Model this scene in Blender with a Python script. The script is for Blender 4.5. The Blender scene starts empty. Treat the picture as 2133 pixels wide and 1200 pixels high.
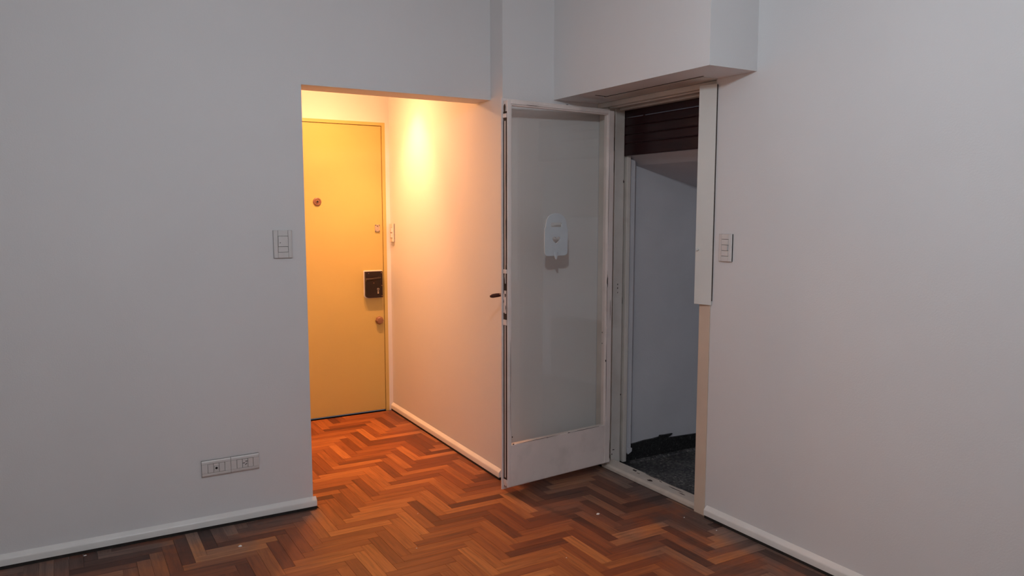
import bpy, bmesh, math, random
from mathutils import Vector, Matrix
random.seed(7)
S = bpy.context.scene
COL = S.collection
PI = math.pi

# ---------------------------------------------------------------- camera
F, CY, PITCH, YAW, H = 1612.0, 619.0, math.radians(6.2485), math.radians(30.402), 1.43
cd = bpy.data.cameras.new('camera'); cam = bpy.data.objects.new('camera', cd); COL.objects.link(cam)
cd.sensor_width = 36; cd.lens = F / 2133 * 36; cd.shift_y = (CY - 600) / 2133; cd.clip_start = .02
cam.location = (0, 0, H)
cam.rotation_euler = (PI / 2 - PITCH, 0, -YAW)
S.camera = cam

# ---------------------------------------------------------------- world, lights, exposure
w = bpy.data.worlds.new('dusk_sky'); S.world = w; w.use_nodes = True
bg = w.node_tree.nodes['Background']
bg.inputs[0].default_value = (.62, .63, .74, 1); bg.inputs[1].default_value = .29
S.view_settings.view_transform = 'Standard'; S.view_settings.look = 'None'
S.view_settings.exposure = 0; S.view_settings.gamma = 1; S.view_settings.use_curve_mapping = False

BULB_STRENGTH = 425.0
BULB_COLOR = (.80, .89, .98)
BULB_POS = (.7, 1.2, 2.25)
LEFT_FILL_POWER = 11.0
HALL_SPOT = 98.0
HALL_SPILL = 66.0
HALL_COLOR = (1.0, .43, .175)

ld = bpy.data.lights.new('left_fill_light', 'AREA'); ld.shape = 'RECTANGLE'; ld.size = 1.9; ld.size_y = 1.2  # added fill light from the unseen left side of the room
ld.energy = LEFT_FILL_POWER; ld.color = (1.0, .93, .85)
lo = bpy.data.objects.new('left_fill_light', ld); COL.objects.link(lo)
lo.location = (-2.46, .1, 1.6); lo.rotation_euler = (PI / 2, 0, -PI / 2)

HX, HY, HZ = 1.80, 4.62, 2.35
sd = bpy.data.lights.new('hall_spot_beam', 'SPOT'); sd.energy = HALL_SPOT; sd.color = HALL_COLOR
sd.spot_size = math.radians(80); sd.spot_blend = 1; sd.shadow_soft_size = .02
so = bpy.data.objects.new('hall_spot_beam', sd); COL.objects.link(so); so.location = (HX, HY, HZ)
so.rotation_euler = (math.radians(6), 0, 0)
pd = bpy.data.lights.new('hall_spot_spill', 'SPOT'); pd.energy = HALL_SPILL; pd.color = HALL_COLOR; pd.shadow_soft_size = .04
pd.spot_size = math.radians(160); pd.spot_blend = 1
gd = bpy.data.lights.new('hall_lamp_glow', 'POINT'); gd.energy = 13.0; gd.color = HALL_COLOR; gd.shadow_soft_size = .04
go = bpy.data.objects.new('hall_lamp_glow', gd); COL.objects.link(go); go.location = (HX - .3, HY + .06, HZ - .03)
po = bpy.data.objects.new('hall_spot_spill', pd); COL.objects.link(po); po.location = (HX - .26, HY + .02, HZ - .02)


# ---------------------------------------------------------------- materials
def new_mat(name):
    m = bpy.data.materials.new(name); m.use_nodes = True
    nt = m.node_tree; return m, nt, nt.nodes['Principled BSDF']

def N(nt, kind, **kw):
    n = nt.nodes.new(kind)
    for k, v in kw.items():
        setattr(n, k, v)
    return n

def ramp(nt, fac, stops):
    r = N(nt, 'ShaderNodeValToRGB')
    while len(r.color_ramp.elements) < len(stops):
        r.color_ramp.elements.new(.5)
    for e, (p, c) in zip(r.color_ramp.elements, stops):
        e.position = p; e.color = (*c, 1) if len(c) == 3 else c
    nt.links.new(fac, r.inputs[0]); return r

def paint(name, color, rough=.6, var=.05, scale=2.5, bump=.05, bscale=220, chips=None, chip_scale=14, grime=None):
    m, nt, b = new_mat(name)
    tc = N(nt, 'ShaderNodeNewGeometry')
    n1 = N(nt, 'ShaderNodeTexNoise'); n1.inputs['Scale'].default_value = scale; n1.inputs['Detail'].default_value = 4
    nt.links.new(tc.outputs['Position'], n1.inputs['Vector'])
    lo_ = tuple(c * (1 - var) for c in color); hi_ = tuple(min(1, c * (1 + var)) for c in color)
    r = ramp(nt, n1.outputs['Fac'], [(.3, lo_), (.7, hi_)])
    out = r.outputs[0]
    if grime:
        n3 = N(nt, 'ShaderNodeTexNoise'); n3.inputs['Scale'].default_value = 7; n3.inputs['Detail'].default_value = 8
        nt.links.new(tc.outputs['Position'], n3.inputs['Vector'])
        r3 = ramp(nt, n3.outputs['Fac'], [(.5, (0, 0, 0)), (.75, (1, 1, 1))])
        mx = N(nt, 'ShaderNodeMixRGB'); mx.inputs[2].default_value = (*grime, 1)
        mm = N(nt, 'ShaderNodeMath', operation='MULTIPLY'); mm.inputs[1].default_value = .35
        nt.links.new(r3.outputs[0], mm.inputs[0]); nt.links.new(mm.outputs[0], mx.inputs[0])
        nt.links.new(out, mx.inputs[1]); out = mx.outputs[0]
    if chips:
        n2 = N(nt, 'ShaderNodeTexNoise'); n2.inputs['Scale'].default_value = chip_scale; n2.inputs['Detail'].default_value = 9
        n2.inputs['Roughness'].default_value = .62
        nt.links.new(tc.outputs['Position'], n2.inputs['Vector'])
        r2 = ramp(nt, n2.outputs['Fac'], [(chips, (0, 0, 0)), (chips + .02, (1, 1, 1))])
        mx = N(nt, 'ShaderNodeMixRGB'); mx.inputs[2].default_value = (.035, .018, .012, 1)
        nt.links.new(r2.outputs[0], mx.inputs[0]); nt.links.new(out, mx.inputs[1]); out = mx.outputs[0]
    nt.links.new(out, b.inputs['Base Color'])
    b.inputs['Roughness'].default_value = rough
    nb = N(nt, 'ShaderNodeTexNoise'); nb.inputs['Scale'].default_value = bscale; nb.inputs['Detail'].default_value = 3
    nt.links.new(tc.outputs['Position'], nb.inputs['Vector'])
    bp = N(nt, 'ShaderNodeBump'); bp.inputs['Strength'].default_value = bump; bp.inputs['Distance'].default_value = .004
    nt.links.new(nb.outputs['Fac'], bp.inputs['Height']); nt.links.new(bp.outputs[0], b.inputs['Normal'])
    return m

M = {}
M['wall'] = paint('wall_white_paint', (.72, .72, .722), .7, .02, 1.5, .12, 160)
M['wall_balcony'] = paint('balcony_render', (.6, .6, .62), .8, .05, 3, .25, 120)
M['ceiling'] = paint('ceiling_white', (.76, .75, .74), .8, .02)
M['trim'] = paint('baseboard_gloss_white', (.77, .76, .735), .35, .03, 9, .03)
M['frame'] = paint('old_door_enamel', (.64, .60, .55), .38, .05, 6, .10, 60, chips=.735, chip_scale=11, grime=(.42, .36, .3))
M['threshold'] = paint('worn_threshold_enamel', (.60, .53, .46), .45, .08, 12, .15, 60, chips=.69, chip_scale=16, grime=(.25, .19, .15))
M['frame_cream'] = paint('cream_frame_tone', (.66, .54, .43), .4, .04, 6, .06, 60)  # warmer base colour for the jamb on the latch side
M['leaf'] = paint('door_leaf_enamel', (.80, .71, .665), .35, .05, 5, .08, 70, chips=.755, chip_scale=13, grime=(.42, .37, .33))
M['cover'] = paint('cover_white_enamel', (.70, .70, .665), .45, .03, 5, .05, 90)
M['yellow'] = paint('front_door_cream_paint', (.56, .445, .155), .42, .03, 3, .04, 90)
M['rust'] = paint('rusty_metal_and_gap_shade', (.035, .018, .013), .6, .3, 60, .3, 300)
M['black'] = paint('dark_gap', (.018, .014, .012), .9, .3, 40, .3, 300)  # near-black; on the baseboards it paints the shade in the gap
M['lacquer'] = paint('black_lacquer', (.012, .003, .003), .4, .1, 20, .02)
M['bronze'] = paint('dull_bronze', (.24, .12, .075), .35, .1, 60, .05)
M['steel'] = paint('worn_steel', (.42, .36, .3), .4, .2, 80, .1)
M['bakelite'] = paint('brown_handle', (.06, .018, .014), .35, .15, 60, .05)
M['plastic'] = paint('white_plastic', (.66, .645, .63), .4, .02, 20, .01)
M['plastic_gap'] = paint('plastic_seam_shadow', (.10, .085, .08), .8, .1)
M['plastic_hole'] = paint('socket_hole', (.008, .006, .006), .6, .1)
M['sticker'] = paint('milky_plastic', (.54, .585, .615), .35, .03, 20, .02)
M['crumb'] = paint('plaster', (.8, .78, .75), .9, .05)

# dark reddish lacquered shutter slats, with fine streaks and scuffs
m, nt, b = new_mat('shutter_wood'); M['shutter'] = m
g = N(nt, 'ShaderNodeNewGeometry'); mp = N(nt, 'ShaderNodeMapping'); mp.inputs['Scale'].default_value = (30, 2.5, 45)
nt.links.new(g.outputs['Position'], mp.inputs[0])
n1 = N(nt, 'ShaderNodeTexNoise'); n1.inputs['Scale'].default_value = 1.5; n1.inputs['Detail'].default_value = 6
nt.links.new(mp.outputs[0], n1.inputs['Vector'])
r = ramp(nt, n1.outputs['Fac'], [(.3, (.012, .0022, .0034)), (.65, (.024, .0042, .0055)), (.85, (.05, .018, .018))])
nt.links.new(r.outputs[0], b.inputs['Base Color']); b.inputs['Roughness'].default_value = .33; b.inputs['Specular IOR Level'].default_value = .28

# dark terrazzo of the balcony
m, nt, b = new_mat('dark_terrazzo'); M['terrazzo'] = m
g = N(nt, 'ShaderNodeNewGeometry'); v = N(nt, 'ShaderNodeTexVoronoi'); v.inputs['Scale'].default_value = 90
nt.links.new(g.outputs['Position'], v.inputs['Vector'])
n1 = N(nt, 'ShaderNodeTexNoise'); n1.inputs['Scale'].default_value = 6; n1.inputs['Detail'].default_value = 6
nt.links.new(g.outputs['Position'], n1.inputs['Vector'])
r1 = ramp(nt, v.outputs['Color'], [(.2, (.035, .035, .036)), (.75, (.12, .12, .12)), (.97, (.3, .28, .26))])
r2 = ramp(nt, n1.outputs['Fac'], [(.35, (.55, .55, .55)), (.7, (1.15, 1.1, 1.05))])
mx = N(nt, 'ShaderNodeMixRGB', blend_type='MULTIPLY'); mx.inputs[0].default_value = 1
nt.links.new(r1.outputs[0], mx.inputs[1]); nt.links.new(r2.outputs[0], mx.inputs[2])
nt.links.new(mx.outputs[0], b.inputs['Base Color']); b.inputs['Roughness'].default_value = .6
m, nt, b = new_mat('black_granite_skirting'); M['granite'] = m
g = N(nt, 'ShaderNodeNewGeometry'); v = N(nt, 'ShaderNodeTexVoronoi'); v.inputs['Scale'].default_value = 120
nt.links.new(g.outputs['Position'], v.inputs['Vector'])
r1 = ramp(nt, v.outputs['Color'], [(.3, (.008, .008, .008)), (.85, (.03, .03, .03)), (.97, (.15, .14, .13))])
nt.links.new(r1.outputs[0], b.inputs['Base Color']); b.inputs['Roughness'].default_value = .5

# glass: clear, fresnel gloss on top
m = bpy.data.materials.new('window_glass'); m.use_nodes = True; nt = m.node_tree; nt.nodes.clear(); M['glass'] = m
out = N(nt, 'ShaderNodeOutputMaterial'); tr = N(nt, 'ShaderNodeBsdfTransparent'); gl = N(nt, 'ShaderNodeBsdfGlossy')
tr.inputs[0].default_value = (.97, .97, .96, 1); gl.inputs['Roughness'].default_value = .03
fr = N(nt, 'ShaderNodeFresnel'); bf_ = N(nt, 'ShaderNodeNewGeometry'); mi = N(nt, 'ShaderNodeMapRange')
nt.links.new(bf_.outputs['Backfacing'], mi.inputs[0]); mi.inputs[3].default_value = 1.5; mi.inputs[4].default_value = 1 / 1.5
nt.links.new(mi.outputs[0], fr.inputs['IOR'])
ms = N(nt, 'ShaderNodeMixShader'); nt.links.new(fr.outputs[0], ms.inputs[0]); nt.links.new(tr.outputs[0], ms.inputs[1])
nt.links.new(gl.outputs[0], ms.inputs[2]); nt.links.new(ms.outputs[0], out.inputs[0])

def glow(name, color, strength):
    m, nt, b = new_mat(name)
    b.inputs['Base Color'].default_value = (*color, 1)
    b.inputs['Emission Color'].default_value = (*color, 1); b.inputs['Emission Strength'].default_value = strength
    return m
M['bulb'] = glow('lit_bulb', BULB_COLOR, BULB_STRENGTH)
M['hall_lens'] = glow('lit_hall_lens', HALL_COLOR, 30)

# parquet wood: tone per block, grain along the block, dull grey wear by the walls of the room
m, nt, b = new_mat('parquet_wood'); M['parquet'] = m
oi = N(nt, 'ShaderNodeObjectInfo'); g = N(nt, 'ShaderNodeNewGeometry'); uv = N(nt, 'ShaderNodeUVMap'); uv.uv_map = 'UVMap'
ad = N(nt, 'ShaderNodeMath', operation='ADD'); nt.links.new(oi.outputs['Random'], ad.inputs[0]); nt.links.new(g.outputs['Random Per Island'], ad.inputs[1])
frc = N(nt, 'ShaderNodeMath', operation='FRACT'); nt.links.new(ad.outputs[0], frc.inputs[0])
tone = ramp(nt, frc.outputs[0], [(0, (.13, .033, .013)), (.2, (.23, .060, .018)), (.5, (.31, .087, .024)), (.8, (.39, .121, .031)), (1, (.52, .185, .050))])
wn = N(nt, 'ShaderNodeTexWhiteNoise', noise_dimensions='1D'); nt.links.new(frc.outputs[0], wn.inputs['W'])
off = N(nt, 'ShaderNodeVectorMath', operation='SCALE'); off.inputs['Scale'].default_value = 40
nt.links.new(wn.outputs['Color'], off.inputs[0])
mp = N(nt, 'ShaderNodeMapping'); mp.inputs['Scale'].default_value = (5, 75, 1); nt.links.new(uv.outputs[0], mp.inputs[0])
va = N(nt, 'ShaderNodeVectorMath', operation='ADD'); nt.links.new(mp.outputs[0], va.inputs[0]); nt.links.new(off.outputs[0], va.inputs[1])
gn = N(nt, 'ShaderNodeTexNoise'); gn.inputs['Scale'].default_value = 1; gn.inputs['Detail'].default_value = 6; gn.inputs['Roughness'].default_value = .62
nt.links.new(va.outputs[0], gn.inputs['Vector'])
gr = ramp(nt, gn.outputs['Fac'], [(.28, (.55, .5, .48)), (.5, (.95, .95, .95)), (.72, (1.22, 1.25, 1.25))])
mg = N(nt, 'ShaderNodeMixRGB', blend_type='MULTIPLY'); mg.inputs[0].default_value = 1
nt.links.new(tone.outputs[0], mg.inputs[1]); nt.links.new(gr.outputs[0], mg.inputs[2])
# wear mask: walked-off varnish and dust in the room along the two walls, none in the hall
sx = N(nt, 'ShaderNodeSeparateXYZ'); nt.links.new(g.outputs['Position'], sx.inputs[0])
def mth(op, a, b_=None, clamp=False):
    n = N(nt, 'ShaderNodeMath', operation=op); n.use_clamp = clamp
    for i, q in enumerate((a, b_)):
        if q is None: continue
        if isinstance(q, (int, float)): n.inputs[i].default_value = q
        else: nt.links.new(q, n.inputs[i])
    return n.outputs[0]
def sm(val, a, b_):
    n = N(nt, 'ShaderNodeMapRange', interpolation_type='SMOOTHSTEP'); nt.links.new(val, n.inputs[0])
    n.inputs[1].default_value = a; n.inputs[2].default_value = b_; return n.outputs[0]
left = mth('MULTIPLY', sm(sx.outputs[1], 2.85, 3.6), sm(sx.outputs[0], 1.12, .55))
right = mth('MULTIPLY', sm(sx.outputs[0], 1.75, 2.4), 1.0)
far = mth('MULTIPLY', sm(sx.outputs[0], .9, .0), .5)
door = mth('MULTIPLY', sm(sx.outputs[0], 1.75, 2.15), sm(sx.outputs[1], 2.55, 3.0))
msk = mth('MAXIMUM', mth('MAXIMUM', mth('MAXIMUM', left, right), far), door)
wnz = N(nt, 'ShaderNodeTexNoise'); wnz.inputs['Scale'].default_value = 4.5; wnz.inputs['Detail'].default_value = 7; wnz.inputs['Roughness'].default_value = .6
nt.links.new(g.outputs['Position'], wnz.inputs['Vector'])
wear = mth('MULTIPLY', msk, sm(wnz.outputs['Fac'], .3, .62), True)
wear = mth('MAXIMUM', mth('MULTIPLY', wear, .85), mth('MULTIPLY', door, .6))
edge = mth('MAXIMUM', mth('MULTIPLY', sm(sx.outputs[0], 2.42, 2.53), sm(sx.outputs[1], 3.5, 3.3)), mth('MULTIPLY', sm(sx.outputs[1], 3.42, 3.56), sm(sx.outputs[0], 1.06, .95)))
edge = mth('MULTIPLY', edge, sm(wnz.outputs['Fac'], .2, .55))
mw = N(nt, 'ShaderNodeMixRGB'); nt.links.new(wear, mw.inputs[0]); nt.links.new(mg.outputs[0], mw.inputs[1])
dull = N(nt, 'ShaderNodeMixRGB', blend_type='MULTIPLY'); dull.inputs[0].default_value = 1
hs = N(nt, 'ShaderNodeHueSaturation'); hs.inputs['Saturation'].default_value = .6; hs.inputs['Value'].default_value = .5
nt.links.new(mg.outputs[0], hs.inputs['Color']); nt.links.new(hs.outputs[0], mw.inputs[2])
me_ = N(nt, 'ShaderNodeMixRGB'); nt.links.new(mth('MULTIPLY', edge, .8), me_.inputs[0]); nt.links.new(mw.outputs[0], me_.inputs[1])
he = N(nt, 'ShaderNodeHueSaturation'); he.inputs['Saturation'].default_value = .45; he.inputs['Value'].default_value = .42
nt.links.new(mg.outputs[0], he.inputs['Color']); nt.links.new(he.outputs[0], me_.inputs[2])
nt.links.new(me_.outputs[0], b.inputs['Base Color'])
rr = N(nt, 'ShaderNodeMapRange'); nt.links.new(gn.outputs['Fac'], rr.inputs[0]); rr.inputs[3].default_value = .36; rr.inputs[4].default_value = .56
nt.links.new(mth('ADD', rr.outputs[0], mth('MULTIPLY', wear, .2)), b.inputs['Roughness'])
b.inputs['Specular IOR Level'].default_value = .32
bp = N(nt, 'ShaderNodeBump'); bp.inputs['Strength'].default_value = .12; bp.inputs['Distance'].default_value = .002
nt.links.new(gn.outputs['Fac'], bp.inputs['Height']); nt.links.new(bp.outputs[0], b.inputs['Normal'])


# ---------------------------------------------------------------- mesh helpers
class MB:
    def __init__(s): s.v = []; s.f = []
    def add(s, vs, fs):
        o = len(s.v); s.v += [tuple(p) for p in vs]; s.f += [tuple(i + o for i in f) for f in fs]; return s
    def box(s, a, b):
        x0, x1 = sorted((a[0], b[0])); y0, y1 = sorted((a[1], b[1])); z0, z1 = sorted((a[2], b[2]))
        return s.add([(x0, y0, z0), (x1, y0, z0), (x1, y1, z0), (x0, y1, z0), (x0, y0, z1), (x1, y0, z1), (x1, y1, z1), (x0, y1, z1)],
                     [(0, 3, 2, 1), (4, 5, 6, 7), (0, 1, 5, 4), (1, 2, 6, 5), (2, 3, 7, 6), (3, 0, 4, 7)])
    def prism(s, poly, axis, a, b):
        """poly: 2-D outline; extruded from a to b along the axis (x: poly=(y,z); y: (x,z); z: (x,y))"""
        def P(p, t): return {'x': (t, p[0], p[1]), 'y': (p[0], t, p[1]), 'z': (p[0], p[1], t)}[axis]
        n = len(poly)
        vs = [P(p, a) for p in poly] + [P(p, b) for p in poly]
        fs = [tuple(range(n)), tuple(range(2 * n - 1, n - 1, -1))] + [(i, i + n, (i + 1) % n + n, (i + 1) % n) for i in range(n)]
        return s.add(vs, fs)
    def lathe(s, prof, c=(0, 0, 0), axis='y', n=24):
        """prof: list of (radius, height along the axis)"""
        vs = []; fs = []
        for r_, h in prof:
            for k in range(n):
                t = 2 * PI * k / n; a, b_ = r_ * math.cos(t), r_ * math.sin(t)
                p = {'y': (a, h, b_), 'z': (a, b_, h), 'x': (h, a, b_)}[axis]
                vs.append((p[0] + c[0], p[1] + c[1], p[2] + c[2]))
        for j in range(len(prof) - 1):
            for k in range(n):
                fs.append((j * n + k, j * n + (k + 1) % n, (j + 1) * n + (k + 1) % n, (j + 1) * n + k))
        fs.append(tuple(range(n))); fs.append(tuple(range(len(prof) * n - 1, (len(prof) - 1) * n - 1, -1)))
        return s.add(vs, fs)
    def tube(s, pts, r_, n=12):
        pts = [Vector(p) for p in pts]; vs = []; fs = []
        for i, p in enumerate(pts):
            d = (pts[min(i + 1, len(pts) - 1)] - pts[max(i - 1, 0)]).normalized()
            a = d.cross(Vector((0, 0, 1)));  a = a.normalized() if a.length > 1e-4 else Vector((1, 0, 0)); b_ = d.cross(a)
            rad = r_[i] if isinstance(r_, (list, tuple)) else r_
            for k in range(n):
                t = 2 * PI * k / n; vs.append(p + a * math.cos(t) * rad + b_ * math.sin(t) * rad)
        for j in range(len(pts) - 1):
            for k in range(n):
                fs.append((j * n + k, j * n + (k + 1) % n, (j + 1) * n + (k + 1) % n, (j + 1) * n + k))
        fs.append(tuple(range(n))); fs.append(tuple(range(len(pts) * n - 1, (len(pts) - 1) * n - 1, -1)))
        return s.add(vs, fs)
    def plate(s, outline, holes, y0, y1):
        """flat plate in the x-z plane with holes, from y0 to y1"""
        bm = bmesh.new()
        edges = []
        for loop in [outline] + holes:
            vs = [bm.verts.new((p[0], y0, p[1])) for p in loop]
            edges += [bm.edges.new((vs[i], vs[(i + 1) % len(vs)])) for i in range(len(vs))]
        r_ = bmesh.ops.triangle_fill(bm, use_beauty=True, use_dissolve=False, edges=edges)
        faces = [e for e in r_['geom'] if isinstance(e, bmesh.types.BMFace)]
        ex = bmesh.ops.extrude_face_region(bm, geom=faces)
        bmesh.ops.translate(bm, vec=(0, y1 - y0, 0), verts=[e for e in ex['geom'] if isinstance(e, bmesh.types.BMVert)])
        bmesh.ops.recalc_face_normals(bm, faces=bm.faces)
        bm.verts.index_update()
        s.add([v_.co[:] for v_ in bm.verts], [tuple(v_.index for v_ in f.verts) for f in bm.faces]); bm.free(); return s
    def mesh(s, name, mat, bev=0, seg=2, smooth=False, uvs=None):
        me = bpy.data.meshes.new(name); me.from_pydata(s.v, [], s.f)
        bm = bmesh.new(); bm.from_mesh(me)
        bmesh.ops.recalc_face_normals(bm, faces=bm.faces)
        if bev:
            es = [e for e in bm.edges if len(e.link_faces) == 2 and e.calc_face_angle(0) > .5]
            bmesh.ops.bevel(bm, geom=es, offset=bev, segments=seg, affect='EDGES', profile=.5, clamp_overlap=True)
        if smooth:
            for f in bm.faces: f.smooth = True
            for e in bm.edges:
                if len(e.link_faces) == 2 and e.calc_face_angle(0) > .7: e.smooth = False
        bm.to_mesh(me); bm.free()
        me.materials.append(mat); return me
    def obj(s, name, mat, parent=None, **kw):
        o = bpy.data.objects.new(name, s.mesh(name, mat, **kw)); COL.objects.link(o)
        if parent: o.parent = parent
        return o

def tag(o, label=None, cat=None, group=None, kind=None):
    if label: o['label'] = label
    if cat: o['category'] = cat
    if group: o['group'] = group
    if kind: o['kind'] = kind
    return o
def empty(name, loc=(0, 0, 0), rz=0):
    o = bpy.data.objects.new(name, None); COL.objects.link(o); o.location = loc; o.rotation_euler = (0, 0, rz)
    o.empty_display_size = .05; return o
def B(a, b): return MB().box(a, b)
def struct(o, label, cat): return tag(o, label, cat, kind='structure')

# ---------------------------------------------------------------- room shell
XL, YR, CZ = -2.4, -2.4, 2.65            # left wall, rear wall, ceiling
XR, YB = 2.575, 3.625                    # right wall, back wall
OX, LZ = 1.005, 2.014                    # left edge and height of the hall opening
PX, PY = 1.992, 3.49                     # corner of the wall between hall and balcony
DX, DY = 2.047, 5.20                     # far end of the hall's right wall, front door wall

mb = B((XL - .15, YB, 0), (OX, 3.79, CZ)).box((OX, YB, LZ), (PX + .004, 3.79, CZ))
struct(mb.obj('wall_back', M['wall']), 'white painted wall with a light switch, holding the hall opening', 'wall')
mb = MB().prism([(PX, PY), (2.60, PY), (2.60, 5.4), (DX + .007, 5.4)], 'z', 0, CZ)
struct(mb.obj('wall_corridor', M['wall']), 'right wall of the lit hall with white pier behind the open door', 'wall')
struct(B((2.6, PY, -.04), (4.6, 5.4, 2.9)).obj('wall_balcony', M['wall_balcony']), 'grey side wall seen out through the balcony doorway', 'wall')
mb = B((XR, YR, 0), (2.78, 2.585, CZ)).box((XR, 2.585, 2.02), (2.78, PY, CZ))
struct(mb.obj('wall_right', M['wall']), 'plain white wall to the right of the balcony door', 'wall')
mb = B((.9, DY, 2.052), (DX + .004, 5.4, CZ)).box((.9, DY, 0), (1.04, 5.4, 2.052)).box((2.019, DY, 0), (DX + .004, 5.4, 2.052)).box((1.04, 5.3, 0), (2.019, 5.4, 2.052))
struct(mb.obj('wall_hall_end', M['wall']), 'end wall of the lit hall around the cream front door', 'wall')
struct(B((.75, 3.79, 0), (.9, 5.4, CZ)).obj('wall_hall_left', M['wall']), 'left wall of the hall hidden behind the opening', 'wall')
wy0, wy1, wz0, wz1 = -.9, 1.1, .95, 2.25
mb = B((XL - .15, YR, 0), (XL, wy0, CZ)).box((XL - .15, wy1, 0), (XL, YB, CZ)).box((XL - .15, wy0, 0), (XL, wy1, wz0)).box((XL - .15, wy0, wz1), (XL, wy1, CZ))
struct(mb.obj('wall_left', M['wall']), 'white wall with an added window on the left side of the room', 'wall')
struct(B((XL - .15, YR - .15, 0), (2.78, YR, CZ)).obj('wall_rear', M['wall']), 'plain white wall behind the camera', 'wall')
win = struct(empty('added_window_1', (XL - .08, .1, wz0), PI / 2), 'wide white framed window added in the unseen left wall', 'window')
mb = MB()  # made-up window around the added fill light
for a, b in (((-1, -.03, 0), (1, .03, .06)), ((-1, -.03, 1.24), (1, .03, 1.3)), ((-1, -.03, .06), (-.94, .03, 1.24)), ((.94, -.03, .06), (1, .03, 1.24)), ((-.03, -.03, .06), (.03, .03, 1.24))):
    mb.box(a, b)
mb.obj('added_window_frame', M['trim'], win)
for a, b in ((-.94, -.03), (.03, .94)): B((a, -.004, .06), (b, .004, 1.24)).obj('added_window_pane', M['glass'], win)
mb = B((XL, YR, CZ), (2.78, 3.79, CZ + .12))
struct(mb.obj('ceiling', M['ceiling']), 'white ceiling of the room above the frame', 'ceiling')
struct(B((.9, 3.79, 2.4), (DX + .004, DY, 2.52)).obj('ceiling_hall', M['ceiling']), 'lowered white ceiling of the hall', 'ceiling')

# boxed shutter casing above the balcony door
BX, BY = 2.303, 2.355
box = tag(empty('shutter_casing', (BX, BY, 2.02)), 'white plastered shutter casing jutting from the wall above the balcony door', 'shutter casing', kind='structure')
o = B((0, 0, 0), (XR - BX, PY - BY, CZ - 2.02)).obj('casing_body', M['wall'], box)
o = B((.165, .215, -.004), (.262, .92, 0)).obj('inspection_lid', M['frame'], box); o['label'] = 'dull painted inspection lid under the casing'
B((.1585, .20, -.0015), (.165, .905, 0)).obj('lid_gap', M['black'], box)
B((.09, .885, -.0015), (.150, .892, 0)).obj('lid_gap', M['black'], box)

# ---------------------------------------------------------------- floor of herringbone parquet
floor = struct(empty('floor'), 'worn reddish herringbone parquet floor of small wooden blocks', 'floor')
B((XL, YR, -.12), (2.66, 3.625, -.018)).box((.9, 3.625, -.12), (2.06, 5.3, -.018)).obj('subfloor', M['black'], floor)
PL, PW = .292, .0528
GAP = .0003
R1 = (XL, YR, 2.585, 3.612); R2 = (.905, 3.612, 2.40, 5.195); R3 = (1.009, 3.0, 2.40, 4.5)
def inter(a, b):
    r_ = (max(a[0], b[0]), max(a[1], b[1]), min(a[2], b[2]), min(a[3], b[3]))
    return r_ if r_[2] - r_[0] > .004 and r_[3] - r_[1] > .004 else None
def area(r_): return (r_[2] - r_[0]) * (r_[3] - r_[1]) if r_ else 0
def block_data(w_, h_, along_x, x0=0, y0=0, z=0):
    c = .0006
    x1, y1 = x0 + w_, y0 + h_
    x0 += GAP; y0 += GAP; x1 -= GAP; y1 -= GAP
    vs = [(x0, y0, z - .016), (x1, y0, z - .016), (x1, y1, z - .016), (x0, y1, z - .016),
          (x0, y0, z - c), (x1, y0, z - c), (x1, y1, z - c), (x0, y1, z - c),
          (x0 + c, y0 + c, z), (x1 - c, y0 + c, z), (x1 - c, y1 - c, z), (x0 + c, y1 - c, z)]
    fs = [(0, 1, 5, 4), (1, 2, 6, 5), (2, 3, 7, 6), (3, 0, 4, 7), (4, 5, 9, 8), (5, 6, 10, 9), (6, 7, 11, 10), (7, 4, 8, 11), (8, 9, 10, 11)]
    return vs, fs, along_x
def block_mesh(parts):
    vs, fs, al = [], [], []
    for v_, f_, a_ in parts:
        o = len(vs); vs += v_; fs += [tuple(i + o for i in f) for f in f_]; al += [a_] * len(f_)
    me = bpy.data.meshes.new('parquet_block'); me.from_pydata(vs, [], fs)
    u = me.uv_layers.new(name='UVMap')
    for p in me.polygons:
        for li in p.loop_indices:
            x, y, z = vs[me.loops[li].vertex_index]
            u.data[li].uv = (x, y) if al[p.index] else (y, x)
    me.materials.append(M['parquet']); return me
fw = Vector((math.sin(YAW) * math.cos(PITCH), math.cos(YAW) * math.cos(PITCH), -math.sin(PITCH)))
rt = Vector((math.cos(YAW), -math.sin(YAW), 0)); up = rt.cross(fw)
def seen(x, y):
    """size measure of a block of the floor as the camera sees it, 0 when out of view or behind a wall"""
    v_ = Vector((x, y, 0)) - Vector((0, 0, H)); d = v_.dot(fw)
    if d < .3: return 0
    px, py = 1066.5 + F * v_.dot(rt) / d, CY - F * v_.dot(up) / d
    if not (-60 < px < 2193 and py < 1260): return 0
    if y > YB and x * YB / y < OX - .05: return 0
    if x > 2.6 or (y > 3.47 and x > 2.12) : return 0
    return 1 / d ** 3
blocks = []
for b_ in range(-22, 23):
    for a_ in range(-110, 111):
        for along in (False, True):
            x = 1.398 + a_ * PW + b_ * PL; y = 3.726 + a_ * PW - b_ * PL
            rc = (x, y, x + PW, y + PL) if not along else (x + PW, y, x + PW + PL, y + PW)
            if rc[2] < XL or rc[0] > 2.62 or rc[3] < YR or rc[1] > 5.2: continue
            cands = [inter(rc, q) for q in (R1, R2, R3)]
            best = max(cands, key=area)
            if not best: continue
            full = area(best) > .999 * PW * PL
            blocks.append((seen((best[0] + best[2]) / 2, (best[1] + best[3]) / 2) * area(best), best, along, full))
blocks.sort(key=lambda t: -t[0])
shared = {k: block_mesh([block_data(PL if k else PW, PW if k else PL, k)]) for k in (False, True)}
rest = []
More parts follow.
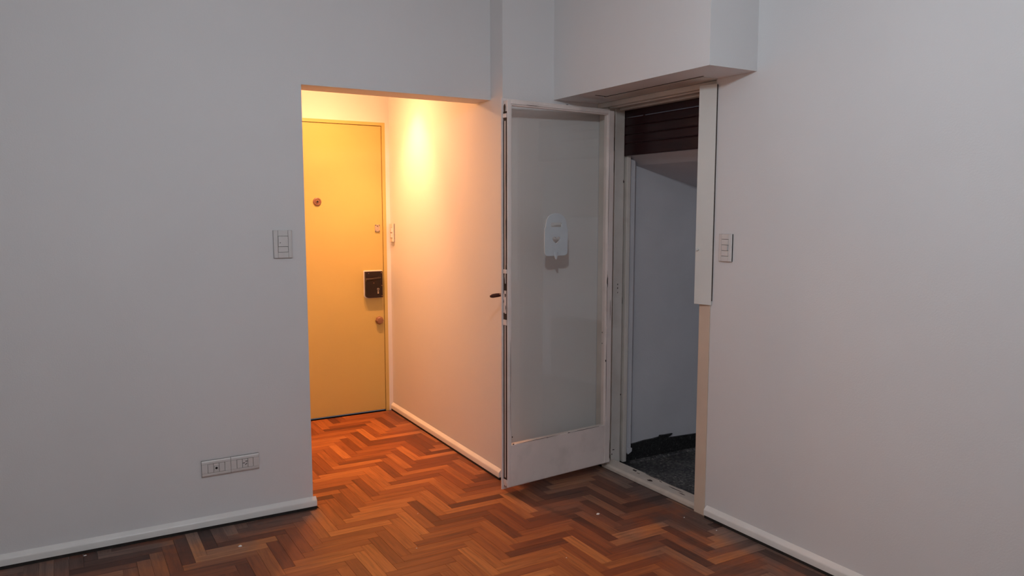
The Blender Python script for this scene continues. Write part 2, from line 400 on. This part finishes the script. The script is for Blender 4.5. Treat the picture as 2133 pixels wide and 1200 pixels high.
for i, (s_, rc, along, full) in enumerate(blocks):
    dz = random.uniform(-.0006, .0)
    if i < 300 and s_ > 0:
        me = shared[along] if full else block_mesh([block_data(rc[2] - rc[0], rc[3] - rc[1], along)])
        o = bpy.data.objects.new('parquet_block', me); COL.objects.link(o); o.parent = floor; o.location = (rc[0], rc[1], dz)
    else:
        rest.append(block_data(rc[2] - rc[0], rc[3] - rc[1], along, rc[0], rc[1], dz))
o = bpy.data.objects.new('parquet_blocks', block_mesh(rest)); COL.objects.link(o); o.parent = floor; o['kind'] = 'stuff'

# ---------------------------------------------------------------- baseboards: a rounded board over a black strip that paints the gap's shade
def board_profile(d): return [(0, .014), (-d, .014), (-d, .037), (-d * .93, .041), (-d * .8, .044), (0, .057)]
bb = struct(empty('baseboard_back', (XL, YB, 0)), 'low white baseboard along the wall left of the hall opening', 'baseboard')
Lb = OX - XL
mb = MB().prism(board_profile(.02), 'x', 0, Lb + .014)
mb.prism([(Lb + (-y_) * .7, z_) for y_, z_ in board_profile(.02)], 'y', .0, .165)
mb.obj('board', M['trim'], bb, smooth=True)
o = MB().prism([(0, 0), (-.018, 0), (-.0165, .0142), (0, .0142)], 'x', 0, Lb + .012).obj('gap_shade', M['black'], bb); o['label'] = 'black strip painting the shade in the gap under the board'
br = struct(empty('baseboard_right', (XR, 2.572, 0), -PI / 2), 'low white baseboard along the wall right of the balcony door', 'baseboard')
mb = MB().prism(board_profile(.02), 'x', 0, 4.9); mb.obj('board', M['trim'], br, smooth=True)
o = MB().prism([(0, 0), (-.018, 0), (-.0165, .0142), (0, .0142)], 'x', .002, 4.9).obj('gap_shade', M['black'], br); o['label'] = 'black strip painting the shade in the gap under the board'
ang = math.atan2(DX - PX, DY - PY)
bc = struct(empty('baseboard_corridor', (PX + .006, DY - .005, 0), -PI / 2 - ang), 'low white baseboard along the right wall of the hall', 'baseboard')
Lc = math.hypot(DX - PX, DY - PY) - .02
MB().prism([(y_, z_) for y_, z_ in board_profile(.017)], 'x', 0, Lc).obj('board', M['trim'], bc, smooth=True)
MB().prism([(0, 0), (-.015, 0), (-.014, .0142), (0, .0142)], 'x', 0, Lc).obj('gap_shade', M['black'], bc)
bc.location = (DX - .001, DY - .004, 0)

# ---------------------------------------------------------------- front door at the end of the hall
fd = struct(empty('door_1', (1.09, DY, 0)), 'cream painted front door with black rim lock at the end of the hall', 'door')
x1 = 2.019 - 1.09
B((-.05, .0, 2.030), (x1, .07, 2.052)).box((x1 - .024, 0, .0), (x1, .07, 2.030)).box((-.05, 0, 0), (-.003, .07, 2.030)).obj('frame', M['yellow'], fd)
leaf1 = B((.0, .006, .012), (.9018, .05, 2.0265)).obj('leaf', M['yellow'], fd, bev=.0015)
B((-.003, .03, 0.004), (.905, .045, 2.030)).obj('reveal_gap', M['rust'], fd)
def fx(x): return x - 1.09
mb = MB().lathe([(.028, .006), (.028, .001), (.025, -.002), (.02, -.003), (.018, -.001), (.013, -.001), (.011, -.004), (.007, -.004)], (fx(1.529), 0, 1.502), n=32)
pe = mb.obj('peephole', M['bronze'], fd, smooth=True); pe['label'] = 'round bronze peephole'
MB().lathe([(.0068, -.0041), (.005, -.005), (.001, -.0055)], (fx(1.529), 0, 1.502)).obj('lens', M['plastic_hole'], pe, smooth=True)
pl = B((fx(1.9345), -.001, 1.2945), (fx(1.9685), .006, 1.3445)).obj('lock_cover_plate', M['steel'], fd, bev=.001)
pl['label'] = 'small worn steel plate with corner screws'
mb = MB()
for sx_ in (1.9385, 1.9645):
    for sz in (1.2985, 1.3405): mb.lathe([(.003, -.001), (.003, -.0025), (.001, -.003)], (fx(sx_), 0, sz), n=10)
mb.lathe([(.0035, -.001), (.0035, -.0025)], (fx(1.9515), 0, 1.3345), n=10)
mb.obj('screws', M['lacquer'], pl)
rl = empty('rim_lock', (fx(1.911), 0, .924)); rl.parent = fd; rl['label'] = 'black rim lock with lever handle and keyhole'
def rrect(w_, h_, rads, n=7):
    """rounded rectangle, radii for corners: bottom-left, bottom-right, top-right, top-left"""
    pts = []
    for (cx, cz, a0), r_ in zip(((-1, -1, PI), (1, -1, 1.5 * PI), (1, 1, 0), (-1, 1, .5 * PI)), rads):
        ox, oz = cx * (w_ / 2 - r_), cz * (h_ / 2 - r_)
        for k in range(n):
            t = a0 + k / (n - 1) * PI / 2; pts.append((ox + r_ * math.cos(t), oz + r_ * math.sin(t)))
    return pts
MB().prism([(p[0], p[1]) for p in rrect(.136, .198, (.026, .006, .006, .006))], 'y', -.001, .006).obj('backing_plate', M['trim'], rl, bev=.001)
MB().prism(rrect(.126, .186, (.024, .003, .003, .003)), 'y', -.030, -.001).obj('lock_case', M['lacquer'], rl, bev=.003)
mb = MB().tube([(.038, -.052, .046), (.0, -.055, .044), (-.03, -.055, .04), (-.07, -.052, .038)], [.0085, .009, .0095, .0125], 14)
mb.tube([(.03, -.028, .046), (.03, -.052, .046)], .011, 14)
mb.obj('lever_handle', M['lacquer'], rl, smooth=True)
mb = MB().lathe([(.0085, -.030), (.0085, -.0325)], (.026, 0, -.032), n=18).prism([(.021, -.064), (.031, -.064), (.0305, -.036), (.0215, -.036)], 'y', -.0325, -.030)
mb.obj('keyhole_plate', M['steel'], rl)
MB().lathe([(.003, -.0326), (.003, -.0331)], (.026, 0, -.032), n=10).box((.0245, -.0331, -.055), (.0275, -.0326, -.032)).obj('keyhole', M['plastic_hole'], rl)
mb = MB()
for sx_, sz in ((-.042, .081), (.052, .083), (.054, -.008), (.054, -.082), (-.005, .012)): mb.lathe([(.0035, -.030), (.0035, -.0315), (.0015, -.032)], (sx_, 0, sz), n=10)
mb.obj('screws', M['bronze'], rl)
kb = MB().lathe([(.030, .006), (.030, -.002), (.027, -.006), (.026, -.016), (.022, -.019), (.012, -.02)], (fx(1.9545), 0, .664), n=8).obj('bolt_knob', M['bronze'], fd, bev=.0012)
kb['label'] = 'faceted bronze knob below the lock'

# ---------------------------------------------------------------- switches and sockets
SEAM = .0008
def wall_plate(name, loc, rz, label, cat, mods, w_=.086, h_=.127, d=.010, horizontal=False, split=True, inner=.046):
    """local frame: x to the right, z up, -y out of the wall; mods are listed from the top (or from the left)"""
    root = tag(empty(name, loc, rz), label, cat)
    def Q(a, b):                                # (short axis, long axis) -> (x, z)
        return (-b, a) if horizontal else (a, b)
    def bx(mb, a0, b0, a1, b1, y0, y1):
        p, q = Q(a0, b0), Q(a1, b1); return mb.box((p[0], y0, p[1]), (q[0], y1, q[1]))
    mb = MB(); bx(mb, -w_ / 2, -h_ / 2, w_ / 2, h_ / 2, -d * .55, 0); mb.obj('back_box', M['plastic_gap'], root)
    hi = inner / 2; L = sum(m_[0] for m_ in mods); t = L / 2
    mb = MB()
    # two long wings, bowed back towards their outer edge, and two end pieces
    for sg in (-1, 1):
        prof = [(sg * (hi + SEAM), 0), (sg * (hi + SEAM), -d), (sg * (w_ / 2 - .006), -d * .93), (sg * w_ / 2, -d * .6), (sg * w_ / 2, 0)]
        o_ = len(mb.v); n_ = len(prof)
        vs = []
        for bb_ in (-h_ / 2, h_ / 2):
            for a_, y_ in prof:
                x_, z_ = Q(a_, bb_); vs.append((x_, y_, z_))
        mb.add(vs, [tuple(range(n_)), tuple(range(2 * n_ - 1, n_ - 1, -1))] + [(k, k + n_, (k + 1) % n_ + n_, (k + 1) % n_) for k in range(n_)])
        bx(mb, -hi, sg * (t + SEAM), hi, sg * h_ / 2, -d * .97, 0)
    mb.obj('cover_plate', M['plastic'], root, bev=.0008)
    b0 = t
    for m_ in mods:
        ln, kind = m_[0], m_[1]; b1 = b0 - ln
        mb = MB(); dep = d * 1.02 + (.0025 if kind == 'rocker' else 0)
        if kind == 'tilted':
            a0, a1, c0, c1 = -hi + SEAM, hi - SEAM * 2.5, b1 + SEAM, b0 - SEAM
            vs = []
            for a_, bb_, y_ in ((a0, c0, 0), (a1, c0, 0), (a1, c1, 0), (a0, c1, 0), (a0, c0, -d * 1.0), (a1, c0, -d * 1.55), (a1, c1, -d * 1.55), (a0, c1, -d * 1.0)):
                x_, z_ = Q(a_, bb_); vs.append((x_, y_, z_))
            mb.add(vs, [(0, 3, 2, 1), (4, 5, 6, 7), (0, 1, 5, 4), (1, 2, 6, 5), (2, 3, 7, 6), (3, 0, 4, 7)])
        else:
            bx(mb, -hi + SEAM, b1 + SEAM, hi - SEAM, b0 - SEAM, -dep, 0)
        nm = {'rocker': 'rocker', 'tilted': 'rocker', 'blank': 'blank_insert', 'socket': 'socket_insert', 'coax': 'aerial_insert'}[kind]
        mo = mb.obj(nm, M['plastic'], root, bev=.0008)
        cx, cz = Q(0, (b0 + b1) / 2)
        if kind == 'rocker':
            MB().lathe([(.0022, -dep), (.0022, -dep - .0004)], (cx - .014, 0, cz - .006), n=10).obj('indicator', M['plastic_gap'], mo)
        if kind == 'coax':
            B((cx - .0095, -dep - .0005, cz - .011), (cx + .0095, -dep, cz + .009)).obj('aerial_rim', M['plastic_gap'], mo)
            B((cx - .0088, -dep - .002, cz - .0103), (cx + .0088, -dep, cz + .0083)).obj('aerial_face', M['plastic'], mo)
            MB().lathe([(.0055, -dep - .002), (.0055, -dep - .0024)], (cx, 0, cz - .001), n=20).obj('aerial_hole', M['plastic_hole'], mo)
        if kind == 'socket':
            mb = MB()
            for px_, pz_, an in ((-.006, .001, .0), (.006, .008, .0), (.004, -.005, .75)):
                ca, sa = math.cos(an), math.sin(an); l_, t_ = .0052, .0015
                mb.prism([(cx + px_ + u * ca - v_ * sa, cz + pz_ + u * sa + v_ * ca) for u, v_ in ((-l_, -t_), (l_, -t_), (l_, t_), (-l_, t_))], 'y', -dep - .0003, -dep)
            mb.obj('slots', M['plastic_hole'], mo)
        b0 = b1
    return root
wall_plate('light_switch', (.8985, YB, 1.2845), 0, 'white light switch on the back wall left of the hall opening', 'light switch', [(.048, 'rocker'), (.0255, 'blank')])
wall_plate('light_switch', (XR, 2.4985, 1.2735), -PI / 2, 'white three module light switch beside the balcony door strap cover', 'light switch', [(.025, 'blank'), (.025, 'tilted'), (.025, 'blank')], w_=.079, h_=.122, inner=.042)
wall_plate('light_switch', (DX - (DY - 5.145) * math.tan(ang), 5.145, 1.2875), -PI / 2 - ang, 'narrow light switch in warm light beside the front door', 'light switch', [(.032, 'tilted'), (.006, 'blank'), (.032, 'tilted')], w_=.075, h_=.127, d=.014)
wall_plate('aerial_socket', (.567, YB, .279), 0, 'white aerial socket with one dark round hole low on the wall', 'socket', [(.0243, 'blank'), (.0243, 'coax'), (.0243, 'blank')], w_=.074, h_=.125, horizontal=True, inner=.041)
wall_plate('power_socket', (.693, YB, .280), 0, 'white three slot power socket low on the wall', 'socket', [(.0243, 'blank'), (.0243, 'socket'), (.0243, 'blank')], w_=.074, h_=.125, horizontal=True, inner=.041)

# ---------------------------------------------------------------- balcony door: frame fixed to the wall, open leaf
bd = struct(empty('door_2', (2.60, 3.41, 0)), 'old white glazed balcony door, flaking and standing open against the pier', 'door')
def P2(x, y, z): return (x - 2.60, y - 3.41, z)
def box2(mb, a, b): return mb.box(P2(*a), P2(*b))
mb = MB(); box2(mb, (2.603, 3.418, 0), (2.655, 3.49, 1.993)); box2(mb, (2.655, 3.410, 0), (2.718, 3.49, 1.99)); box2(mb, (2.738, 3.408, 0), (2.764, 3.49, 2.0))
jl = mb.obj('hinge_jamb', M['frame'], bd, bev=.003); jl['label'] = 'chipped white door jamb on the hinge side'
mb = MB(); box2(mb, (2.716, 3.434, .0), (2.740, 3.49, 2.0)); mb.obj('shutter_groove', M['frame'], bd)
mb = MB(); box2(mb, (2.572, 2.586, 0), (2.60, 2.655, 2.0)); box2(mb, (2.60, 2.586, 0), (2.764, 2.66, 2.0))
jr = mb.obj('latch_jamb', M['frame_cream'], bd, bev=.002); jr['label'] = 'cream coloured jamb on the latch side'
mb = MB(); box2(mb, (2.590, 2.586, 1.994), (2.78, 3.49, 2.019)); box2(mb, (2.62, 2.655, 1.988), (2.66, 3.418, 1.996)); box2(mb, (2.68, 2.655, 1.981), (2.717, 3.41, 1.996))
mb.obj('head', M['frame'], bd, bev=.002)
mb = MB().prism([(2.588 - 2.60, 0), (2.672 - 2.60, -.04), (2.672 - 2.60, .03), (2.60 - 2.60, .026), (2.59 - 2.60, .017)], 'y', 2.655 - 3.41, 0.0)
th = mb.obj('threshold', M['threshold'], bd, bev=.002)
def blob(mb, c, e1, e2, nrm, w_, h_, seed, n=11, th_=.0006):
    """flat irregular flake around c spanned by e1, e2, lifted along nrm"""
    rnd = random.Random(seed); c, e1, e2, nrm = map(Vector, (c, e1, e2, nrm)); vs = []
    for k in range(n):
        t = 2 * PI * k / n; q = rnd.uniform(.55, 1.1)
        vs.append(c + e1 * math.cos(t) * w_ / 2 * q + e2 * math.sin(t) * h_ / 2 * q)
    m_ = len(vs); mb.add(list(vs) + [v_ + nrm * th_ for v_ in vs], [tuple(range(m_, 2 * m_)), tuple(range(m_ - 1, -1, -1))] + [(k, (k + 1) % m_, (k + 1) % m_ + m_, k + m_) for k in range(m_)])
mb = MB()
for x, y, w_, h_, sd_ in ((2.652, 3.194, .018, .045, 1), (2.622, 3.034, .020, .042, 2), (2.640, 3.15, .006, .03, 3), (2.655, 2.99, .006, .03, 4), (2.645, 2.86, .006, .10, 5), (2.665, 3.06, .006, .16, 6), (2.667, 2.92, .005, .2, 7), (2.63, 2.80, .007, .05, 8)):
    blob(mb, P2(x, y, .0285 - (2.672 - x) * .05), (1, 0, 0), (0, 1, 0), (0, 0, 1), w_, h_, sd_, th_=.0022)
mb.obj('paint_chips', M['rust'], th)
mb = MB()
for x, y, z, w_, h_, sd_ in ((2.729, 3.4335, .925, .022, .085, 11), (2.726, 3.4335, .99, .012, .12, 12), (2.725, 3.4335, 1.10, .007, .25, 13), (2.727, 3.4335, .07, .02, .14, 14),
                             (2.727, 3.4335, 1.35, .005, .35, 15), (2.727, 3.4335, .82, .008, .02, 23), (2.726, 3.4335, .70, .008, .02, 24), (2.725, 3.4335, .62, .006, .05, 25),
                             (2.645, 3.4175, .99, .008, .085, 16), (2.646, 3.4175, 1.2, .004, .2, 17), (2.650, 3.4175, 1.80, .008, .12, 18), (2.651, 3.4175, 1.68, .005, .08, 26), (2.684, 3.4095, 1.03, .006, .014, 19), (2.684, 3.4095, 1.01, .006, .012, 20),
                             (2.685, 3.4095, .985, .005, .012, 21), (2.714, 3.4095, 1.60, .008, .02, 22), (2.67, 3.4095, .085, .018, .006, 27), (2.66, 3.4095, .06, .008, .012, 28), (2.716, 3.4095, .40, .008, .012, 29)):
    blob(mb, P2(x, y, z), (1, 0, 0), (0, 0, 1), (0, -1, 0), w_, h_, sd_)
mb.obj('paint_chips', M['rust'], jl)

# the leaf, in its own frame: x runs from the latch edge to the hinges, -y faces the room
SC = .985
lf = empty('leaf', (2.603 - 2.60, 3.354 - 3.41, 0), math.atan2(.0975, .9952)); lf.parent = bd
LW = .703; z0, z1 = .040, 1.967
gl_, gr_, gb, gt = -.682, -.040, .258, 1.950       # glass opening
mb = B((-LW, 0, z0), (gl_, .038, z1)).box((gr_, 0, z0), (0, .038, z1)).box((gl_, 0, gt), (gr_, .038, z1))
mb.obj('leaf_frame', M['leaf'], lf, bev=.003, seg=2)
mb = B((gl_, .001, z0), (gr_, .036, gb)).obj('kick_panel', M['leaf'], lf, bev=.0025)
mb = B((-LW - .010, .038, z0 - .018), (-LW + .02, .046, z1 + .013)).box((-.02, .038, z0 - .018), (.004, .046, z1 + .013)).box((-LW + .02, .038, z1 - .02), (-.02, .046, z1 + .013)).box((-LW + .02, .038, z0 - .018), (-.02, .046, z0 + .02))
mb.obj('rebate_lip', M['leaf'], lf, bev=.002)
# glazing beads
mb = B((gl_, .004, gb), (gl_ + .006, .02, gt)).box((gr_ - .004, .004, gb), (gr_, .02, gt)).box((gl_, .004, gt - .006), (gr_, .02, gt))
mb.obj('glazing_bead', M['leaf'], lf, bev=.002)
gp = B((gl_ + .003, .009, gb - .002), (gr_ - .003, .012, gt - .002)).obj('glass_pane', M['glass'], lf)
# long bolt channel let into the latch edge, with brackets and rust
B((-LW - .0012, .006, .075), (-LW + .002, .035, 1.915)).obj('bolt_channel', M['rust'], lf)
mb = B((-LW - .0022, .0155, .09), (-LW, .0255, .87)).box((-LW - .0022, .015, 1.08), (-LW, .0255, 1.87)); mb.obj('bolt_rod', M['frame'], lf, bev=.001)['label'] = 'painted bolt rod in the door edge'
mb = B((-LW - .004, .006, 1.885), (-LW, .036, 1.905)).box((-LW - .004, .006, 1.13), (-LW, .036, 1.15)).box((-LW - .004, .006, .872), (-LW, .036, .90)).box((-LW - .004, .006, .06), (-LW, .036, .08)); mb.obj('bolt_bracket', M['leaf'], lf, bev=.001)
mb = B((-LW - .003, .010, .93), (-LW, .032, 1.045)); mb.obj('lock_faceplate', M['leaf'], lf, bev=.001)
mb = MB()
for y, z, w_, h_, sd_ in ((.012, 1.06, .005, .04, 31), (.028, 1.05, .005, .05, 32), (.014, .96, .005, .03, 33), (.026, .925, .012, .02, 34), (.012, .90, .006, .05, 35), (.016, 1.02, .012, .02, 36), (.03, .99, .006, .02, 37), (.011, 1.16, .006, .03, 38), (.022, 1.93, .02, .055, 39), (.011, 1.6, .005, .2, 42), (.011, 1.35, .006, .16, 43), (.03, 1.45, .004, .3, 44), (.024, 1.085, .014, .07, 45), (.012, .045, .006, .012, 40), (.025, .045, .006, .012, 41)):
    blob(mb, (-LW - .0032, y, z), (0, 1, 0), (0, 0, 1), (-1, 0, 0), w_, h_, sd_)
for x, z, w_, h_, sd_ in ((-.036, 1.06, .008, .07, 51), (-.042, .62, .006, .014, 52), (-.07, .78, .005, .01, 53), (-.07, .72, .004, .008, 54), (-.668, .262, .012, .006, 55), (-.675, .30, .006, .01, 56), (-.3, .259, .02, .004, 57), (-.45, .259, .016, .003, 58), (-.002, .07, .006, .03, 59), (-.003, .12, .004, .10, 60), (-.33, 1.974, .02, .004, 61), (-.0365, .55, .0028, .5, 62), (-.0375, .95, .002, .35, 63), (-.0355, 1.5, .002, .5, 64), (-.012, .9, .003, .12, 65), (-.686, .6, .002, .5, 66), (-.55, 1.9525, .10, .002, 67), (-.2, .259, .25, .0022, 68), (-.5, .2595, .3, .0022, 69)):
    blob(mb, (x, .0005, z), (1, 0, 0), (0, 0, 1), (0, -1, 0), w_, h_, sd_, th_=.0012)
mb.obj('paint_chips', M['rust'], lf)
mb = MB().tube([(-.692, .046, 1.017), (-.692, .085, 1.017)], .008, 14).tube([(-.684, .086, 1.017), (-.71, .088, 1.016), (-.735, .086, 1.0145), (-.748, .084, 1.013)], [.009, .0105, .010, .006], 14)
mb.lathe([(.010, .046), (.010, .050), (.009, .052)], (-.692, 0, 1.017), n=24)
mb.obj('lever_handle', M['bakelite'], lf, smooth=True)['label'] = 'dark brown lever handle on the far side'

# heart-cut hanger stuck on the glass
hg = tag(empty('hanger', (2.603, 3.354, 0), math.atan2(.0975, .9952)), 'milky plastic hanger with heart cut-out stuck on the balcony door glass', 'hanger')
k = SC; off_ = .0034
uc, zc = -.398 * k - .001, 1.43 + (1.205 - 1.43) * k
hw = .077 * k; hb = .165 * k; ht = .221 * k
outl = []
for cx, a0 in ((-1, PI), (1, 1.5 * PI)):
    for i in range(6):
        t = a0 + i / 5 * PI / 2; outl.append((cx * (hw - .02) + .02 * math.cos(t), .02 + .02 * math.sin(t)))
outl += [(hw, hb * .85)]
for i in range(17):
    t = i / 16 * PI; outl.append((hw * .9 * math.cos(t), hb * .93 + (ht - hb * .93) * math.sin(t) ** .85 if 0 < i < 16 else hb * .93))
outl += [(-hw, hb * .85)]
slot = [(x, z + .161 * k) for x, z in rrect(.074 * k, .024 * k, (.004, .004, .011, .011), 4)]
heart = []
for i in range(24):
    t = 2 * PI * i / 24
    heart.append((.0017 * k * 16 * math.sin(t) ** 3, .083 * k + .00135 * k * (13 * math.cos(t) - 5 * math.cos(2 * t) - 2 * math.cos(3 * t) - math.cos(4 * t))))
body = MB().plate([(uc + x, zc + z) for x, z in outl], [[(uc + x, zc + z) for x, z in slot], [(uc + x, zc + z) for x, z in heart]], off_, off_ + .0055).obj('hanger_body', M['sticker'], hg)
MB().prism([(uc + x - .005, zc + z) for x, z in ((-.010, .022), (-.010, .0), (-.006, -.012), (0, -.020), (.007, -.018), (.010, -.004), (.010, .022))], 'y', off_ - .004, off_).obj('hook', M['sticker'], hg, bev=.002)

# cover of the strap winder niche, ajar on its right edge
cv = tag(empty('strap_cover', (2.5735, 2.5765, 1.006), 0), 'tall white cover panel standing ajar on the balcony door frame', 'cover panel')
cw = .088; t = .2
mb = MB().prism([(0, 0), (-.016, cw), (-.027, cw - .001), (-.005, -.0005)], 'z', 0, .994); mb.obj('panel', M['cover'], cv, bev=.002)
MB().lathe([(.0045, -.022), (.006, -.028), (.006, -.032), (.003, -.035)], (0, cw - .016, .253), axis='x', n=16).obj('knob', M['cover'], cv, smooth=True)
B((-.0045, -.0022, .02), (.0005, -.0008, .99)).obj('cover_gap_shadow', M['rust'], cv)  # dark strip painting the gap shadow along the cover's right edge

# ---------------------------------------------------------------- roller shutter, rolled up at the top of the doorway
sh = tag(empty('roller_shutter', (2.719, 2.652, 1.738)), 'dark reddish brown roller shutter half hidden at the doorway top', 'roller shutter')
Ls = 3.425 - 2.662
zz = 0
pitch = [.066, .047, .047, .047, .047, .047]
for i, p in enumerate(pitch):
    gapz = .0032 if i in (3,) else .0006
    h_ = p - gapz
    prof = [(0.002, zz + .001), (0.0, zz + .006), (0, zz + h_ - .006), (.003, zz + h_), (.0125, zz + h_), (.014, zz + h_ - .004), (.014, zz)]
    slat = MB().prism(prof, 'y', .010, Ls + .010 - (.004 if i in (0, 2) else 0))
    slat.obj('slat', M['shutter'], sh)
    zz += p
for yy in (.10, .60):
    B((.005, yy, .05), (.009, yy + .014, zz - .01)).obj('slat_strap', M['black'], sh)

# ---------------------------------------------------------------- balcony
bf = struct(empty('floor_balcony', (2.67, 1.2, -.04)), 'dark speckled terrazzo balcony floor beyond the doorway', 'floor')
B((0, 0, -.1), (1.6, 2.29, 0)).obj('terrazzo_slab', M['terrazzo'], bf)
sk = struct(empty('baseboard_balcony', (2.82, PY, -.04)), 'black granite skirting with ragged paint edge on the balcony', 'baseboard')
top = [(0, .108), (.08, .112), (.14, .118), (.2, .118), (.255, .122), (.262, .131), (.30, .128), (.36, .128), (.345, .118), (.32, .108), (.34, .105), (.5, .10), (.9, .085), (1.4, .085)]
MB().prism([(1.4, 0), (0, 0)] + top, 'y', -.012, 0).obj('skirting_board', M['granite'], sk)
fil = MB().prism([(0, 0), (-.022, 0), (-.012, .008), (0, .012)], 'x', 0, 1.4).obj('mortar_fillet', M['terrazzo'], sk); fil.location = (0, -.012, 0)
pil = struct(empty('trim_1', (2.764, 3.432, -.04)), 'narrow grey plaster strip just outside the balcony door jamb', 'trim')
MB().box((0, 0, .10), (.052, .058, 1.765)).prism([(.03, .07), (.058, .085), (.06, .105), (.045, .11), (0, .12), (0, .10)], 'y', -.004, .05).obj('plaster_strip', M['wall_balcony'], pil, bev=.003)
B((0, .004, 0), (.05, .058, .10)).obj('plinth', M['granite'], pil, bev=.003)
sf = struct(empty('ceiling_balcony', (2.79, 1.2, 1.713)), 'sloping grey soffit over the balcony seen below the shutter', 'ceiling')
MB().prism([(-.045, .036), (.078, -.0189), (1.35, -.327), (1.35, -.297), (.03, .05), (-.04, .05)], 'y', 0, 2.29).obj('soffit_panel', M['wall_balcony'], sf)
struct(B((4.27, 1.2, -.14), (4.4, 3.49, .5)).obj('wall_parapet', M['wall_balcony']), 'low parapet at the outer edge of the balcony', 'wall')

# ---------------------------------------------------------------- lamps
lp = tag(empty('pendant_lamp', (BULB_POS[0], BULB_POS[1], 0)), 'bare bulb hanging on a cord from the ceiling', 'lamp')
MB().lathe([(.045, CZ), (.045, CZ - .012), (.03, CZ - .03)], axis='z').obj('ceiling_rose', M['plastic'], lp, smooth=True)
MB().tube([(0, 0, CZ - .03), (0, 0, BULB_POS[2] + .12)], .003, 8).obj('cord', M['plastic'], lp)
MB().lathe([(.012, BULB_POS[2] + .125), (.02, BULB_POS[2] + .115), (.02, BULB_POS[2] + .062)], axis='z').obj('lamp_holder', M['plastic'], lp, smooth=True)
MB().lathe([(.052 * math.sin(a) if 0 < a < PI else .001, BULB_POS[2] + .062 - .114 * (1 - math.cos(a)) / 2) for a in [PI * i / 12 for i in range(13)]], axis='z').obj('bulb', M['bulb'], lp, smooth=True)
hl = tag(empty('hall_downlight', (HX, HY, 2.4)), 'small recessed downlight in the hall ceiling', 'lamp')
MB().lathe([(.050, 0), (.048, -.006), (.036, -.006), (.034, -.001)], axis='z').obj('trim_ring', M['plastic'], hl, smooth=True)
MB().lathe([(.033, 0.0), (.033, -.0012)], axis='z').obj('lens', M['hall_lens'], hl)

# ---------------------------------------------------------------- crumbs of plaster on the parquet
for i, (x, y, r_, lab) in enumerate(((2.152, 2.859, .011, 'largest white plaster crumb on the parquet in front of the open balcony door'),
                                (.608, 3.351, .010, 'white plaster crumb on the floor below the sockets'),
                                (.029, 3.585, .006, 'white plaster crumb against the baseboard at far left'),
                                (1.256, 2.948, .004, 'tiny white crumb on the parquet left of the middle'),
                                (2.478, 2.62, .005, 'white plaster crumb by the foot of the cream latch jamb'),
                                (2.50, 2.433, .004, 'small white crumb beside the baseboard under the right switch'),
                                (1.414, 3.299, .003, 'tiny white crumb on the parquet before the hall opening'),
                                (1.757, 2.547, .004, 'small white crumb on the parquet at the bottom of the picture'))):
    rnd = random.Random(i); vs = []
    n_ = 8
    for k_ in range(n_):
        t = 2 * PI * k_ / n_; q = r_ * rnd.uniform(.6, 1.15); vs.append((math.cos(t) * q, math.sin(t) * q * .7, 0))
    vs += [(v_[0] * .6, v_[1] * .6, r_ * .35) for v_ in vs]
    mb = MB().add(vs, [tuple(range(n_ - 1, -1, -1)), tuple(range(n_, 2 * n_))] + [(k_, (k_ + 1) % n_, (k_ + 1) % n_ + n_, k_ + n_) for k_ in range(n_)])
    o = mb.obj('plaster_crumb', M['crumb']); o.location = (x, y, .0)
    tag(o, lab, 'crumb', 'white plaster crumbs on the parquet')
